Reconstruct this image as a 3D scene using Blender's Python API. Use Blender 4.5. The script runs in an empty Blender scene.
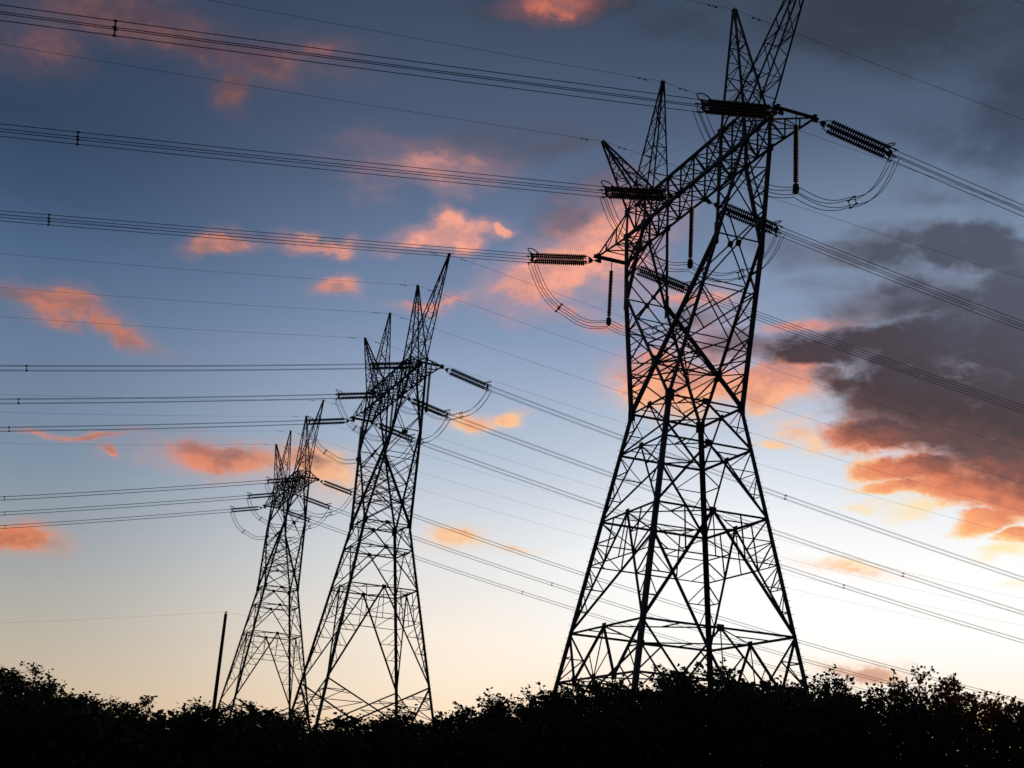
import bpy, math, random
from mathutils import Vector, Matrix

random.seed(11)
D = bpy.data
SC = bpy.context.scene
COL = SC.collection
R = math.radians

# ------------------------------------------------------------------ camera
cam_d = D.cameras.new('camera'); cam = D.objects.new('camera', cam_d); COL.objects.link(cam)
PITCH, ROLL, FPX = 0.31195, 0.07420, 1308.8
cam_d.sensor_width = 36.0; cam_d.lens = FPX * 36.0 / 1024.0
cam_d.clip_start = 0.1; cam_d.clip_end = 9000.0
fw = Vector((0, math.cos(PITCH), math.sin(PITCH))); up = Vector((0, -math.sin(PITCH), math.cos(PITCH))); rt = Vector((1, 0, 0))
r2 = rt * math.cos(ROLL) + up * math.sin(ROLL); u2 = up * math.cos(ROLL) - rt * math.sin(ROLL)
cam.matrix_world = Matrix((r2, u2, -fw)).transposed().to_4x4()
SC.camera = cam

# ------------------------------------------------------------------ dusk sky
def s2l(c):
    return tuple(((v / 255.0) / 12.92 if v <= 10 else ((v / 255.0 + 0.055) / 1.055) ** 2.4) for v in c) + (1.0,)

W = D.worlds.new('World'); SC.world = W; W.use_nodes = True
NT = W.node_tree; NT.nodes.clear()
def nd(t): return NT.nodes.new(t)
def plug(sock, v):
    if hasattr(v, 'is_output'): NT.links.new(v, sock)
    else: sock.default_value = v
def mth(op, a, b=0.0, c=0.0, clamp=False):
    n = nd('ShaderNodeMath'); n.operation = op; n.use_clamp = clamp
    plug(n.inputs[0], a); plug(n.inputs[1], b)
    if op in ('MULTIPLY_ADD', 'SMOOTH_MAX'): plug(n.inputs[2], c)
    return n.outputs[0]
def vmath(op, a, b=None):
    n = nd('ShaderNodeVectorMath'); n.operation = op; plug(n.inputs[0], a)
    if b is not None: plug(n.inputs[3 if op == 'SCALE' else 1], b)
    return n.outputs['Value' if op == 'LENGTH' else 'Vector']
def smooth(x, lo, hi, a=0.0, b=1.0):
    n = nd('ShaderNodeMapRange'); n.interpolation_type = 'SMOOTHSTEP'
    for i, v in enumerate((x, lo, hi, a, b)): plug(n.inputs[i], v)
    return n.outputs[0]
def mixc(f, a, b):
    n = nd('ShaderNodeMix'); n.data_type = 'RGBA'; plug(n.inputs[0], f); plug(n.inputs[6], a); plug(n.inputs[7], b)
    return n.outputs[2]
def ramp(x, lo, hi, stops):
    t = mth('DIVIDE', mth('SUBTRACT', x, lo), hi - lo)
    n = nd('ShaderNodeValToRGB'); e = n.color_ramp.elements
    stops = sorted(stops); e[0].position = (stops[0][0] - lo) / (hi - lo); e[0].color = s2l(stops[0][1])
    e[1].position = (stops[-1][0] - lo) / (hi - lo); e[1].color = s2l(stops[-1][1])
    for v, c in stops[1:-1]:
        k = e.new((v - lo) / (hi - lo)); k.color = s2l(c)
    plug(n.inputs[0], t); return n.outputs[0]

tc = nd('ShaderNodeTexCoord'); DIRV = tc.outputs['Generated']
sep = nd('ShaderNodeSeparateXYZ'); plug(sep.inputs[0], DIRV)
EL = mth('MULTIPLY', mth('ARCSINE', sep.outputs[2]), 57.29578)
AZ = mth('MULTIPLY', mth('ARCTAN2', sep.outputs[0], sep.outputs[1]), 57.29578)
COSE = mth('SQRT', mth('SUBTRACT', 1.0, mth('MULTIPLY', sep.outputs[2], sep.outputs[2])))
U = mth('MULTIPLY', AZ, COSE)                      # degrees along the horizon, degrees above it
cmb = nd('ShaderNodeCombineXYZ'); plug(cmb.inputs[0], U); plug(cmb.inputs[1], EL); UV = cmb.outputs[0]

def noise(scale, detail, rough, stretch=(1, 1, 1.7), off=(0, 0, 0), dist=0.0):
    v = vmath('ADD', vmath('MULTIPLY', DIRV, stretch), off)
    n = nd('ShaderNodeTexNoise'); n.noise_dimensions = '3D'
    plug(n.inputs['Vector'], v); n.inputs['Scale'].default_value = scale
    n.inputs['Detail'].default_value = detail; n.inputs['Roughness'].default_value = rough
    n.inputs['Distortion'].default_value = dist
    return n
lft = ramp(EL, 0, 60, [(0, (215, 170, 120)), (3.2, (203, 183, 158)), (5, (188, 179, 163)), (8.4, (160, 165, 168)), (12.3, (125, 143, 163)), (17.3, (101, 123, 152)), (20.9, (78, 102, 134)), (23, (62, 84, 115)), (26, (49, 69, 95)), (30, (52, 66, 90)), (60, (36, 47, 72))])
mid = ramp(EL, 0, 60, [(0, (250, 200, 140)), (4.7, (255, 236, 213)), (6.7, (254, 241, 226)), (10.2, (230, 232, 234)), (14.4, (185, 198, 216)), (19.8, (135, 155, 187)), (23.7, (109, 129, 161)), (26, (95, 112, 142)), (29, (78, 94, 121)), (33.4, (62, 75, 97)), (60, (38, 49, 74))])
rgt = ramp(EL, 0, 60, [(0, (240, 140, 80)), (2.2, (255, 186, 126)), (4.2, (255, 214, 168)), (5.6, (255, 243, 226)), (7.6, (255, 255, 253)), (10.5, (255, 255, 254)), (12, (247, 248, 250)), (13.7, (230, 235, 242)), (16, (205, 215, 229)), (20, (152, 171, 199)), (23.9, (126, 145, 172)), (26.2, (113, 132, 158)), (29, (84, 100, 126)), (33, (66, 78, 98)), (60, (38, 49, 74))])
bck = ramp(EL, 0, 60, [(0, (34, 37, 48)), (8, (38, 40, 52)), (20, (30, 37, 52)), (60, (24, 31, 48))])
SKY = mixc(smooth(U, -21.0, 1.0), lft, mid)
SKY = mixc(smooth(U, -2.0, mth('MINIMUM', mth('MAXIMUM', mth('MULTIPLY_ADD', EL, 0.7, 2.0), 9.0), 17.0)), SKY, rgt)
SKY = mixc(smooth(mth('ABSOLUTE', mth('SUBTRACT', AZ, 12.0)), 34.0, 105.0), SKY, bck)

# the air mass is not perfectly even
n0 = noise(5.0, 5, 0.6)
SKY = mixc(mth('MULTIPLY', smooth(n0.outputs[0], 0.35, 0.75), smooth(EL, 10.0, 22.0, 0.0, 0.09)), SKY, s2l((92, 100, 124)))

nW = noise(9.0, 6, 0.62)                            # pushes the cloud outlines about
nWv = vmath('SCALE', vmath('SUBTRACT', nW.outputs['Color'], (0.5, 0.5, 0.5)), 3.4)
UVW = vmath('ADD', UV, nWv)
nP = noise(34.0, 8, 0.62)                           # puffs
nPo = noise(34.0, 8, 0.62, off=(0.009, 0.004, -0.016))    # the same puffs, a step nearer the low sun
REL = smooth(mth('SUBTRACT', nP.outputs[0], nPo.outputs[0]), -0.13, 0.13)
nS = noise(14.0, 9, 0.66, (1, 1, 2.2), (3, 1, 2), 0.6)   # streaks
LAST = [None]                                       # evaluating the blobs one after another keeps the shader stack small
def field(blobs):
    out = None
    for (x, y, a, b, rot, w) in blobs:
        m = nd('ShaderNodeMapping'); m.vector_type = 'TEXTURE'
        if LAST[0] is None: plug(m.inputs['Vector'], UVW)
        else:
            k = nd('ShaderNodeVectorMath'); k.operation = 'MULTIPLY_ADD'
            plug(k.inputs[0], LAST[0]); k.inputs[1].default_value = (1e-6, 1e-6, 1e-6); plug(k.inputs[2], UVW); plug(m.inputs['Vector'], k.outputs[0])
        m.inputs['Location'].default_value = (x, y, 0); m.inputs['Rotation'].default_value = (0, 0, R(rot)); m.inputs['Scale'].default_value = (a, b, 1)
        f = mth('MULTIPLY', mth('SUBTRACT', 1.0, vmath('LENGTH', m.outputs[0])), w)
        out = f if out is None else mth('SMOOTH_MAX', out, f, 0.12)
        LAST[0] = out
    return mth('MAXIMUM', out, -1.0)
def cover(f, n, k, lo, hi, top=1.0):
    return smooth(mth('ADD', f, mth('MULTIPLY', mth('SUBTRACT', n.outputs[0], 0.5), k)), lo, hi, 0.0, top)

PALE = [(17.81, 13.05, 2.36, 0.37, -5.28, 1.0), (20.81, 11.1, 1.59, 0.36, 0.08, 1.0), (15.18, 13.45, 1.54, 0.25, 0.49, 0.7), (14.69, 10.93, 1.62, 0.25, -3.81, 0.5), (21.21, 10.02, 1.13, 0.32, 0.48, 0.6)]
VEIL = [(14.41, 33.48, 9.85, 2.74, -13.67, 1.0), (19.63, 29.23, 3.03, 4.42, -7.62, 1.0), (12.15, 32.68, 3.85, 1.33, -22.86, 1.0), (18.35, 27.41, 3.74, 1.13, -24.73, 0.7), (1.25, 34.15, 4.59, 1.06, 1.68, 0.7), (6.77, 33.27, 3.29, 1.23, -1.41, 0.5)]
SMUDGE = [(-1.29, 28.36, 5.14, 1.1, 9.41, 0.8), (3.21, 26.09, 2.95, 1.74, 22.2, 0.8), (15.37, 22.08, 5.54, 1.9, -3.08, 0.9), (13.45, 20.65, 3.63, 1.29, 3.68, 0.8), (0.67, 28.08, 4.69, 0.85, 7.52, 1.0), (11.46, 24.28, 3.17, 1.05, -11.49, 0.8), (1.75, 25.37, 2.14, 1.22, 23.01, 1.0), (-21.16, 29.54, 2.39, 1.32, 15.47, 0.8), (-9.94, 30.17, 2.97, 1.22, 9.06, 0.6), (-3.84, 21.22, 1.75, 0.26, 5.4, 0.6), (16.53, 26.35, 2.37, 0.74, -4.56, 0.7)]
GLOW = [(-17.29, 30.67, 3.82, 1.03, 7.53, 0.85), (5.62, 17.5, 1.3, 0.61, 2.29, 0.8), (7.44, 21.91, 1.71, 0.43, 0.93, 0.5), (1.87, 21.03, 1.31, 0.35, 3.28, 0.5), (-19.27, 18.75, 1.89, 0.66, 0.39, 1.0), (-19.86, 18.79, 1.0, 0.49, 11.14, 1.0), (-17.42, 18.14, 2.17, 0.38, -17.66, 0.9), (-19.91, 8.87, 1.32, 0.64, -0.79, 1.0), (-11.93, 13.17, 3.39, 0.76, 2.69, 1.0), (-7.93, 13.21, 1.89, 0.95, -9.18, 1.0), (-17.86, 13.61, 1.81, 0.17, 5.53, 0.7), (-16.96, 13.08, 0.4, 0.21, -33.58, 0.8), (-12.74, 22.44, 1.36, 0.42, 9.28, 1.0), (-12.2, 22.66, 0.51, 0.42, 9.26, 0.8), (-8.83, 23.3, 1.55, 0.43, 7.72, 1.0), (-7.8, 23.32, 0.52, 0.6, 7.48, 0.9), (-7.76, 21.34, 0.91, 0.39, 7.11, 1.0), (-3.6, 23.98, 2.27, 0.6, 13.24, 1.0), (-3.28, 24.49, 0.87, 0.73, 5.51, 1.0), (-2.28, 23.89, 0.7, 0.52, 5.08, 1.0), (-0.9, 24.66, 0.52, 0.22, 4.51, 1.0), (-3.4, 21.13, 1.66, 0.26, 5.24, 0.7), (1.33, 22.35, 2.59, 1.18, 21.3, 1.0), (3.38, 24.03, 2.7, 1.76, 32.82, 1.0), (3.88, 20.48, 1.4, 0.43, -7.43, 0.8), (0.23, 16.57, 0.74, 0.39, 4.07, 1.0), (-1.5, 16.26, 1.05, 0.44, 4.54, 0.9), (-1.74, 10.79, 1.43, 0.56, -0.55, 1.0), (0.75, 10.64, 0.78, 0.22, 4.0, 0.6), (11.22, 18.26, 2.81, 1.21, 8.36, 1.4), (8.15, 18.29, 3.39, 1.3, 1.02, 1.3), (6.02, 17.96, 1.72, 0.52, 2.04, 1.0), (5.55, 18.46, 0.61, 0.44, 2.31, 1.0), (12.17, 21.0, 1.96, 0.39, 7.5, 1.0), (8.9, 19.78, 1.7, 0.87, 0.77, 0.6), (12.75, 16.14, 1.34, 0.38, -9.72, 0.7), (11.3, 15.94, 0.84, 0.21, 0.94, 0.7), (15.18, 14.96, 0.57, 0.59, 0.17, 1.0), (15.67, 6.43, 1.81, 0.45, -3.69, 1.1), (-16.89, 30.61, 2.99, 1.2, 5.52, 0.8), (-14.28, 30.2, 2.22, 0.74, 2.03, 0.9), (-12.39, 28.82, 0.72, 1.03, -9.42, 0.8), (-8.92, 31.16, 1.02, 0.57, 9.18, 0.7), (-11.19, 30.35, 2.11, 0.89, 10.06, 0.5), (0.61, 34.19, 1.76, 0.65, 3.07, 1.0), (-4.66, 26.96, 2.16, 0.68, 6.01, 0.5), (-20.78, 28.9, 2.0, 0.91, 15.09, 0.5), (14.49, 10.71, 1.62, 0.21, -3.71, 0.5)]
ROLL_GREY = [(9.94, 20.01, 3.13, 0.69, 4.17, 1.0), (7.54, 20.62, 2.13, 0.96, 1.03, 0.7), (-12.2, 13.39, 2.02, 0.34, 3.97, 0.6), (-8.38, 13.42, 0.69, 0.34, 6.2, 0.6), (2.19, 25.26, 1.7, 0.87, 33.17, 0.6), (-21.22, 18.68, 1.18, 0.4, 11.59, 0.8)]
BANK = [(13.2, 19.63, 2.85, 0.86, 2.15, 1.1), (14.46, 18.31, 1.66, 0.59, -10.9, 0.6), (19.73, 19.82, 3.62, 1.98, -3.51, 1.2), (16.2, 21.84, 2.75, 0.93, 2.42, 0.7), (17.8, 21.77, 3.13, 1.0, -3.48, 0.7), (18.74, 17.51, 5.03, 2.55, -8.59, 1.25), (21.14, 16.29, 3.37, 3.26, -2.4, 1.35), (15.73, 20.27, 3.91, 1.03, 6.12, 1.0), (17.78, 19.7, 4.08, 1.42, -2.82, 1.0), (18.56, 23.93, 4.31, 1.05, -10.93, 1.0), (15.19, 23.96, 2.41, 0.84, -3.04, 0.6), (20.92, 21.58, 3.01, 2.45, -4.64, 1.0), (16.56, 17.44, 2.47, 1.01, -1.3, 1.0), (15.63, 16.23, 2.01, 0.67, -0.55, 1.0), (12.27, 19.81, 2.05, 0.6, 4.64, 0.6), (16.93, 14.63, 2.47, 0.62, -6.63, 1.2), (18.29, 13.71, 1.88, 0.49, -5.59, 1.2), (19.35, 13.79, 3.28, 1.06, -9.17, 1.0), (16.69, 13.92, 2.07, 0.33, -4.23, 0.9), (20.3, 12.31, 1.59, 0.49, 6.07, 1.0), (21.47, 11.62, 0.9, 0.32, -0.19, 1.0), (21.56, 13.44, 1.87, 1.13, -1.08, 1.0)]

# high thin dark sheet, upper right
A = cover(field(VEIL), nS, 1.0, -0.15, 0.85, 0.92)
SKY = mixc(A, SKY, ramp(EL, 10, 40, [(24, (84, 94, 116)), (28, (66, 77, 98)), (31, (57, 65, 80)), (36, (50, 55, 66))]))
# mauve-grey smudges
A = cover(field(SMUDGE), nS, 1.1, -0.1, 0.95, 0.8)
SKY = mixc(A, SKY, ramp(EL, 0, 40, [(8, (215, 190, 185)), (14, (160, 150, 165)), (19, (108, 102, 118)), (24, (92, 95, 115)), (29, (84, 86, 104)), (34, (70, 70, 86))]))
# pale yellow light low on the right
A = cover(field(PALE), nP, 0.9, -0.1, 0.8, 0.9)
SKY = mixc(A, SKY, ramp(EL, 0, 30, [(8, (255, 250, 214)), (12, (255, 232, 172)), (14, (255, 222, 180))]))
# clouds that catch the last sun
fo = field(GLOW)
dg = mth('ADD', fo, mth('ADD', mth('MULTIPLY', mth('SUBTRACT', nP.outputs[0], 0.5), 1.3), mth('MULTIPLY', mth('SUBTRACT', nS.outputs[0], 0.5), 0.9)))
A = smooth(dg, -0.06, 0.6, 0.0, 0.96)
lit = mth('ADD', mth('MULTIPLY_ADD', REL, 0.62, 0.2), mth('MULTIPLY', smooth(mth('ADD', dg, mth('MULTIPLY', mth('SUBTRACT', nS.outputs[0], 0.5), 1.6)), 0.9, -0.1), 0.5), clamp=True)
gl = mixc(lit, ramp(EL, 0, 40, [(4, (170, 124, 118)), (9, (172, 104, 86)), (12.5, (166, 106, 94)), (14.5, (138, 97, 97)), (17.5, (148, 108, 106)), (20, (126, 100, 106)), (24, (150, 118, 122)), (27, (84, 76, 92)), (31, (74, 67, 82))]),
          ramp(EL, 0, 40, [(4, (215, 150, 130)), (9, (230, 138, 94)), (12.5, (236, 146, 110)), (14.5, (202, 120, 98)), (17.5, (194, 124, 106)), (20, (182, 118, 104)), (24, (212, 142, 124)), (27, (128, 90, 92)), (31, (110, 80, 84))]))
gr = mixc(lit, ramp(EL, 0, 40, [(4, (170, 124, 118)), (9, (242, 190, 158)), (12, (238, 174, 138)), (16, (238, 164, 130)), (18, (212, 142, 124)), (19.5, (160, 126, 132)), (23, (192, 142, 140)), (26, (178, 136, 138)), (29, (108, 97, 116)), (34, (126, 91, 98))]),
          ramp(EL, 0, 40, [(4, (215, 152, 130)), (9, (255, 216, 172)), (12, (255, 206, 158)), (15.6, (255, 206, 156)), (17, (255, 194, 144)), (18.3, (255, 174, 134)), (19.3, (242, 154, 126)), (20.5, (224, 148, 134)), (23, (255, 172, 146)), (26, (250, 166, 142)), (29, (150, 112, 120)), (34, (205, 114, 94))]))
glow = mixc(smooth(U, -13.0, -4.0), gl, gr)
halo = smooth(mth('ADD', fo, mth('ADD', mth('MULTIPLY', mth('SUBTRACT', nS.outputs[0], 0.5), 1.7), mth('MULTIPLY', mth('SUBTRACT', nP.outputs[0], 0.5), 0.5))), -0.8, 0.5, 0.0, 0.33)
SKY = mixc(halo, SKY, glow)
SKY = mixc(A, SKY, glow)
# grey rolls riding above the glowing bank behind the nearest pylon
A = cover(field(ROLL_GREY), nP, 1.3, -0.1, 0.75, 0.9)
SKY = mixc(A, SKY, ramp(EL, 0, 40, [(12, (150, 110, 108)), (15, (150, 108, 104)), (18, (120, 106, 114)), (20, (112, 104, 118)), (26, (104, 100, 118))]))
# the big dark bank on the right, lit along its underside
fb = field(BANK)
nB = noise(17.0, 10, 0.6, (1, 1, 1.8), (5, 2, 0), 0.35)
nBo = noise(17.0, 10, 0.6, (1, 1, 1.8), (5.014, 2.006, -0.026), 0.35)
relB = smooth(mth('SUBTRACT', nB.outputs[0], nBo.outputs[0]), -0.12, 0.12)
dens = mth('ADD', fb, mth('ADD', mth('MULTIPLY', mth('SUBTRACT', nB.outputs[0], 0.5), 1.3), mth('MULTIPLY', mth('SUBTRACT', nP.outputs[0], 0.5), 0.45)))
A = smooth(dens, -0.22, 0.42, 0.0, 0.97)
hgt = mth('ADD', mth('ADD', EL, mth('MULTIPLY', mth('SUBTRACT', U, 19.2), 0.34)), mth('ADD', mth('MULTIPLY', mth('SUBTRACT', nB.outputs[0], 0.5), 3.4), mth('MULTIPLY', mth('SUBTRACT', nP.outputs[0], 0.5), 2.4)))
bank = ramp(hgt, 8, 34, [(12.0, (255, 210, 136)), (13.0, (250, 164, 110)), (13.9, (224, 128, 92)), (14.8, (160, 90, 70)), (15.8, (98, 68, 66)), (17, (66, 51, 55)), (19.5, (72, 66, 75)), (21.5, (80, 82, 97)), (25, (78, 85, 102)), (29, (80, 87, 106))])
rim = ramp(hgt, 8, 34, [(12.0, (255, 238, 184)), (13.4, (255, 198, 140)), (14.8, (242, 150, 114)), (16, (150, 112, 110)), (18, (118, 112, 124)), (21, (110, 114, 131)), (25, (104, 112, 131)), (29, (98, 108, 128))])
fac = smooth(mth('SUBTRACT', dens, mth('MULTIPLY', mth('SUBTRACT', relB, 0.5), 0.6)), -0.25, 0.5)
SKY = mixc(A, SKY, mixc(fac, rim, bank))

SUN_EL, SUN_AZ = 2.0, 28.0
nis = nd('ShaderNodeTexSky'); nis.sky_type = 'NISHITA'; nis.sun_disc = False
nis.sun_elevation = R(SUN_EL); nis.sun_rotation = R(SUN_AZ); nis.air_density = 1.0; nis.dust_density = 1.5; nis.ozone_density = 2.0
SKY = vmath('ADD', SKY, vmath('SCALE', nis.outputs[0], 0.002))
bg = nd('ShaderNodeBackground'); plug(bg.inputs[0], SKY); bg.inputs[1].default_value = 1.0
ow = nd('ShaderNodeOutputWorld'); NT.links.new(bg.outputs[0], ow.inputs[0])
W.cycles.sampling_method = 'MANUAL'; W.cycles.sample_map_resolution = 512

sun_d = D.lights.new('sun', 'SUN'); sun_d.energy = 0.3; sun_d.angle = R(0.5); sun_d.color = (1.0, 0.55, 0.3)
sun = D.objects.new('sun', sun_d); COL.objects.link(sun)
sd = Vector((math.sin(R(SUN_AZ)) * math.cos(R(SUN_EL)), math.cos(R(SUN_AZ)) * math.cos(R(SUN_EL)), math.sin(R(SUN_EL))))
sun.rotation_euler = sd.to_track_quat('Z', 'Y').to_euler()

SC.view_settings.view_transform = 'Standard'; SC.view_settings.look = 'None'
SC.view_settings.exposure = 0.0; SC.view_settings.gamma = 1.0; SC.view_settings.use_curve_mapping = False
SC.cycles.max_bounces = 5; SC.cycles.diffuse_bounces = 2; SC.cycles.glossy_bounces = 2; SC.cycles.transmission_bounces = 2

# ------------------------------------------------------------------ materials
def material(name, c1, c2, scale, rough=0.6, spec=0.3, trans=0.0):
    m = D.materials.new(name); m.use_nodes = True; nt = m.node_tree
    b = nt.nodes['Principled BSDF']; b.inputs['Roughness'].default_value = rough
    b.inputs['Specular IOR Level'].default_value = spec
    t = nt.nodes.new('ShaderNodeTexCoord'); n = nt.nodes.new('ShaderNodeTexNoise'); r = nt.nodes.new('ShaderNodeValToRGB')
    n.inputs['Scale'].default_value = scale; n.inputs['Detail'].default_value = 4
    nt.links.new(t.outputs['Object'], n.inputs['Vector']); nt.links.new(n.outputs[0], r.inputs[0])
    r.color_ramp.elements[0].position = 0.3; r.color_ramp.elements[0].color = c1 + (1,)
    r.color_ramp.elements[1].position = 0.7; r.color_ramp.elements[1].color = c2 + (1,)
    nt.links.new(r.outputs[0], b.inputs['Base Color'])
    if trans:
        tr = nt.nodes.new('ShaderNodeBsdfTranslucent'); mx = nt.nodes.new('ShaderNodeMixShader'); mx.inputs[0].default_value = trans
        nt.links.new(r.outputs[0], tr.inputs[0]); nt.links.new(b.outputs[0], mx.inputs[1]); nt.links.new(tr.outputs[0], mx.inputs[2])
        nt.links.new(mx.outputs[0], nt.nodes['Material Output'].inputs[0])
    return m
STEEL = material('weathered_steel', (0.07, 0.07, 0.072), (0.15, 0.145, 0.14), 1.5, 0.7, 0.2)
STEEL_DK = material('dark_steel', (0.06, 0.06, 0.065), (0.11, 0.11, 0.11), 3.0, 0.6, 0.25)
GLAZE = material('brown_glaze', (0.035, 0.022, 0.014), (0.07, 0.045, 0.025), 6.0, 0.5, 0.3)
ALU = material('dull_aluminium', (0.10, 0.10, 0.105), (0.15, 0.15, 0.155), 4.0, 0.6, 0.3)
LEAF = material('leaf', (0.030, 0.045, 0.018), (0.075, 0.085, 0.03), 1.2, 0.6, 0.25, 0.18)
LEAF_SUNSET = material('leaf_sunset_tint', (0.09, 0.05, 0.02), (0.26, 0.10, 0.035), 1.6, 0.6, 0.25, 0.55)  # warm sunset light through the right-end leaves, put into their reddish colour
BARK = material('bark', (0.04, 0.03, 0.022), (0.09, 0.07, 0.05), 6.0, 0.85, 0.1)
TIMBER = material('pole_timber', (0.05, 0.038, 0.028), (0.10, 0.08, 0.06), 5.0, 0.85, 0.1)
SOIL = material('soil_and_grass', (0.035, 0.04, 0.018), (0.09, 0.075, 0.045), 0.25, 0.95, 0.05)
CONC = material('concrete', (0.22, 0.21, 0.2), (0.34, 0.33, 0.31), 2.0, 0.9, 0.1)

# ------------------------------------------------------------------ mesh helpers
class MB:
    def __init__(s): s.v = []; s.f = []
    def add(s, vs, fs):
        o = len(s.v); s.v += [tuple(v) for v in vs]; s.f += [tuple(i + o for i in f) for f in fs]
    def frame(s, a, b):
        d = (b - a).normalized(); h = Vector((0, 0, 1)) if abs(d.z) < 0.92 else Vector((0, 1, 0))
        x = d.cross(h).normalized(); return x, x.cross(d).normalized()
    def angle(s, a, b, w, flip=1):                       # rolled steel angle, leg width w
        a = Vector(a); b = Vector(b); x, y = s.frame(a, b); x = x * flip; t = max(0.16 * w, 0.012)
        pr = [(0, 0), (w, 0), (w, t), (t, t), (t, w), (0, w)]; c = w * 0.36
        vs = [p + x * (u - c) + y * (v - c) for p in (a, b) for u, v in pr]
        fs = [(i, (i + 1) % 6, (i + 1) % 6 + 6, i + 6) for i in range(6)] + [(5, 4, 3, 2, 1, 0), (6, 7, 8, 9, 10, 11)]
        s.add(vs, fs)
    def tube(s, pts, r, n=6, caps=True):
        pts = [Vector(p) for p in pts]; rr = r if isinstance(r, (list, tuple)) else [r] * len(pts); vs = []
        for i, p in enumerate(pts):
            q0 = pts[max(0, i - 1)]; q1 = pts[min(len(pts) - 1, i + 1)]; x, y = s.frame(q0, q1)
            vs += [p + (x * math.cos(6.2832 * k / n) + y * math.sin(6.2832 * k / n)) * rr[i] for k in range(n)]
        m = len(pts); fs = [(i * n + k, i * n + (k + 1) % n, (i + 1) * n + (k + 1) % n, (i + 1) * n + k) for i in range(m - 1) for k in range(n)]
        if caps: fs += [tuple(range(n - 1, -1, -1)), tuple((m - 1) * n + k for k in range(n))]
        s.add(vs, fs)
    def ring(s, pts, r, n=6):                            # closed tube
        pts = [Vector(p) for p in pts]; m = len(pts); vs = []
        for i, p in enumerate(pts):
            x, y = s.frame(pts[i - 1], pts[(i + 1) % m])
            vs += [p + (x * math.cos(6.2832 * k / n) + y * math.sin(6.2832 * k / n)) * r for k in range(n)]
        s.add(vs, [(i * n + k, i * n + (k + 1) % n, ((i + 1) % m) * n + (k + 1) % n, ((i + 1) % m) * n + k) for i in range(m) for k in range(n)])
    def lathe(s, prof, axis, n=10):                      # prof: (along, radius)
        vs = []
        for a, r in prof:
            for k in range(n):
                c, q = r * math.cos(6.2832 * k / n), r * math.sin(6.2832 * k / n)
                vs.append((c, a, q) if axis == 'y' else (c, q, a))
        m = len(prof); s.add(vs, [(i * n + k, i * n + (k + 1) % n, (i + 1) * n + (k + 1) % n, (i + 1) * n + k) for i in range(m - 1) for k in range(n)])
    def plate(s, c, x, y, t):                            # rectangular plate: half vectors x, y, thickness t
        c = Vector(c); x = Vector(x); y = Vector(y); z = x.cross(y).normalized() * (t / 2)
        vs = [c + sx * x + sy * y + sz * z for sz in (-1, 1) for sx, sy in ((-1, -1), (1, -1), (1, 1), (-1, 1))]
        s.add(vs, [(3, 2, 1, 0), (4, 5, 6, 7), (0, 1, 5, 4), (1, 2, 6, 5), (2, 3, 7, 6), (3, 0, 4, 7)])
    def prism(s, poly, t):                               # polygon of points, thickness t along its normal
        poly = [Vector(p) for p in poly]; n = (poly[1] - poly[0]).cross(poly[2] - poly[0]).normalized() * (t / 2); k = len(poly)
        s.add([p - n for p in poly] + [p + n for p in poly], [tuple(range(k - 1, -1, -1)), tuple(range(k, 2 * k))] + [(i, (i + 1) % k, (i + 1) % k + k, i + k) for i in range(k)])
    def mesh(s, name, mat, smooth_=False):
        me = D.meshes.new(name); me.from_pydata(s.v, [], s.f); me.materials.append(mat); me.update()
        if smooth_:
            for p in me.polygons: p.use_smooth = True
        return me
def put(name, me, parent=None, loc=(0, 0, 0), rot=(0, 0, 0)):
    o = D.objects.new(name, me); COL.objects.link(o); o.parent = parent; o.location = loc; o.rotation_euler = rot
    return o
def tag(o, label=None, cat=None, group=None, kind=None):
    for k, v in (('label', label), ('category', cat), ('group', group), ('kind', kind)):
        if v: o[k] = v
    return o
def copy_thing(o, parent=None):
    c = o.copy(); COL.objects.link(c); c.parent = parent
    for ch in list(o.children): copy_thing(ch, c)
    return c
V = Vector
def lerp(a, b, t): return V(a) * (1 - t) + V(b) * t

# ------------------------------------------------------------------ terrain
def ground_z(x, y):
    pts = [(-200, -1.6), (14, -1.6), (30, -1.1), (76, 1.3), (136, 4.7), (195, 5.85), (420, 7.0), (4200, 7.0)]
    for (a, za), (b, zb) in zip(pts, pts[1:]):
        if y <= b:
            t = max(0, (y - a) / (b - a)); return za + (zb - za) * t
    return 7.0
ys = [-60, -20, 0, 8, 14, 18, 22, 26, 30, 40, 55, 76, 100, 136, 165, 195, 300, 420, 900, 2000, 4200]
xs = [-3000, -1200, -500, -200, -100, -60, -40, -25, -15, -8, 0, 8, 15, 25, 40, 60, 100, 200, 500, 1200, 3000]
g = MB(); random.seed(3)
vs = [(x, y, ground_z(x, y) + (random.uniform(-0.12, 0.12) if 5 < y < 70 else 0)) for y in ys for x in xs]; nx = len(xs)
g.add(vs, [(j * nx + i, j * nx + i + 1, (j + 1) * nx + i + 1, (j + 1) * nx + i) for j in range(len(ys) - 1) for i in range(nx - 1)])
tag(put('ground', g.mesh('ground', SOIL, True)), 'dark rising ground under the shrubs and pylons', 'ground', kind='structure')

# ------------------------------------------------------------------ pylons
WX, WY, ZW, BS = 2.49, 2.47, 20.88, 0.169
XK, YK, ZK = 6.03, 1.49, 30.07
XI, XO, YD, ZB, ZT = 5.1, 7.8, 0.88, 35.42, 37.33
XT, YT = 12.0, 1.21
PI_, PO_, ZP = 4.89, 14.71, 46.33
ZG = -1.4
def leg_pt(sx, sy, z):
    k = BS * (ZW - z); return V((sx * (WX + k), sy * (WY + k), z))
FACES = [((-1, -1), (1, -1)), ((1, -1), (1, 1)), ((1, 1), (-1, 1)), ((-1, 1), (-1, -1))]

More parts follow.
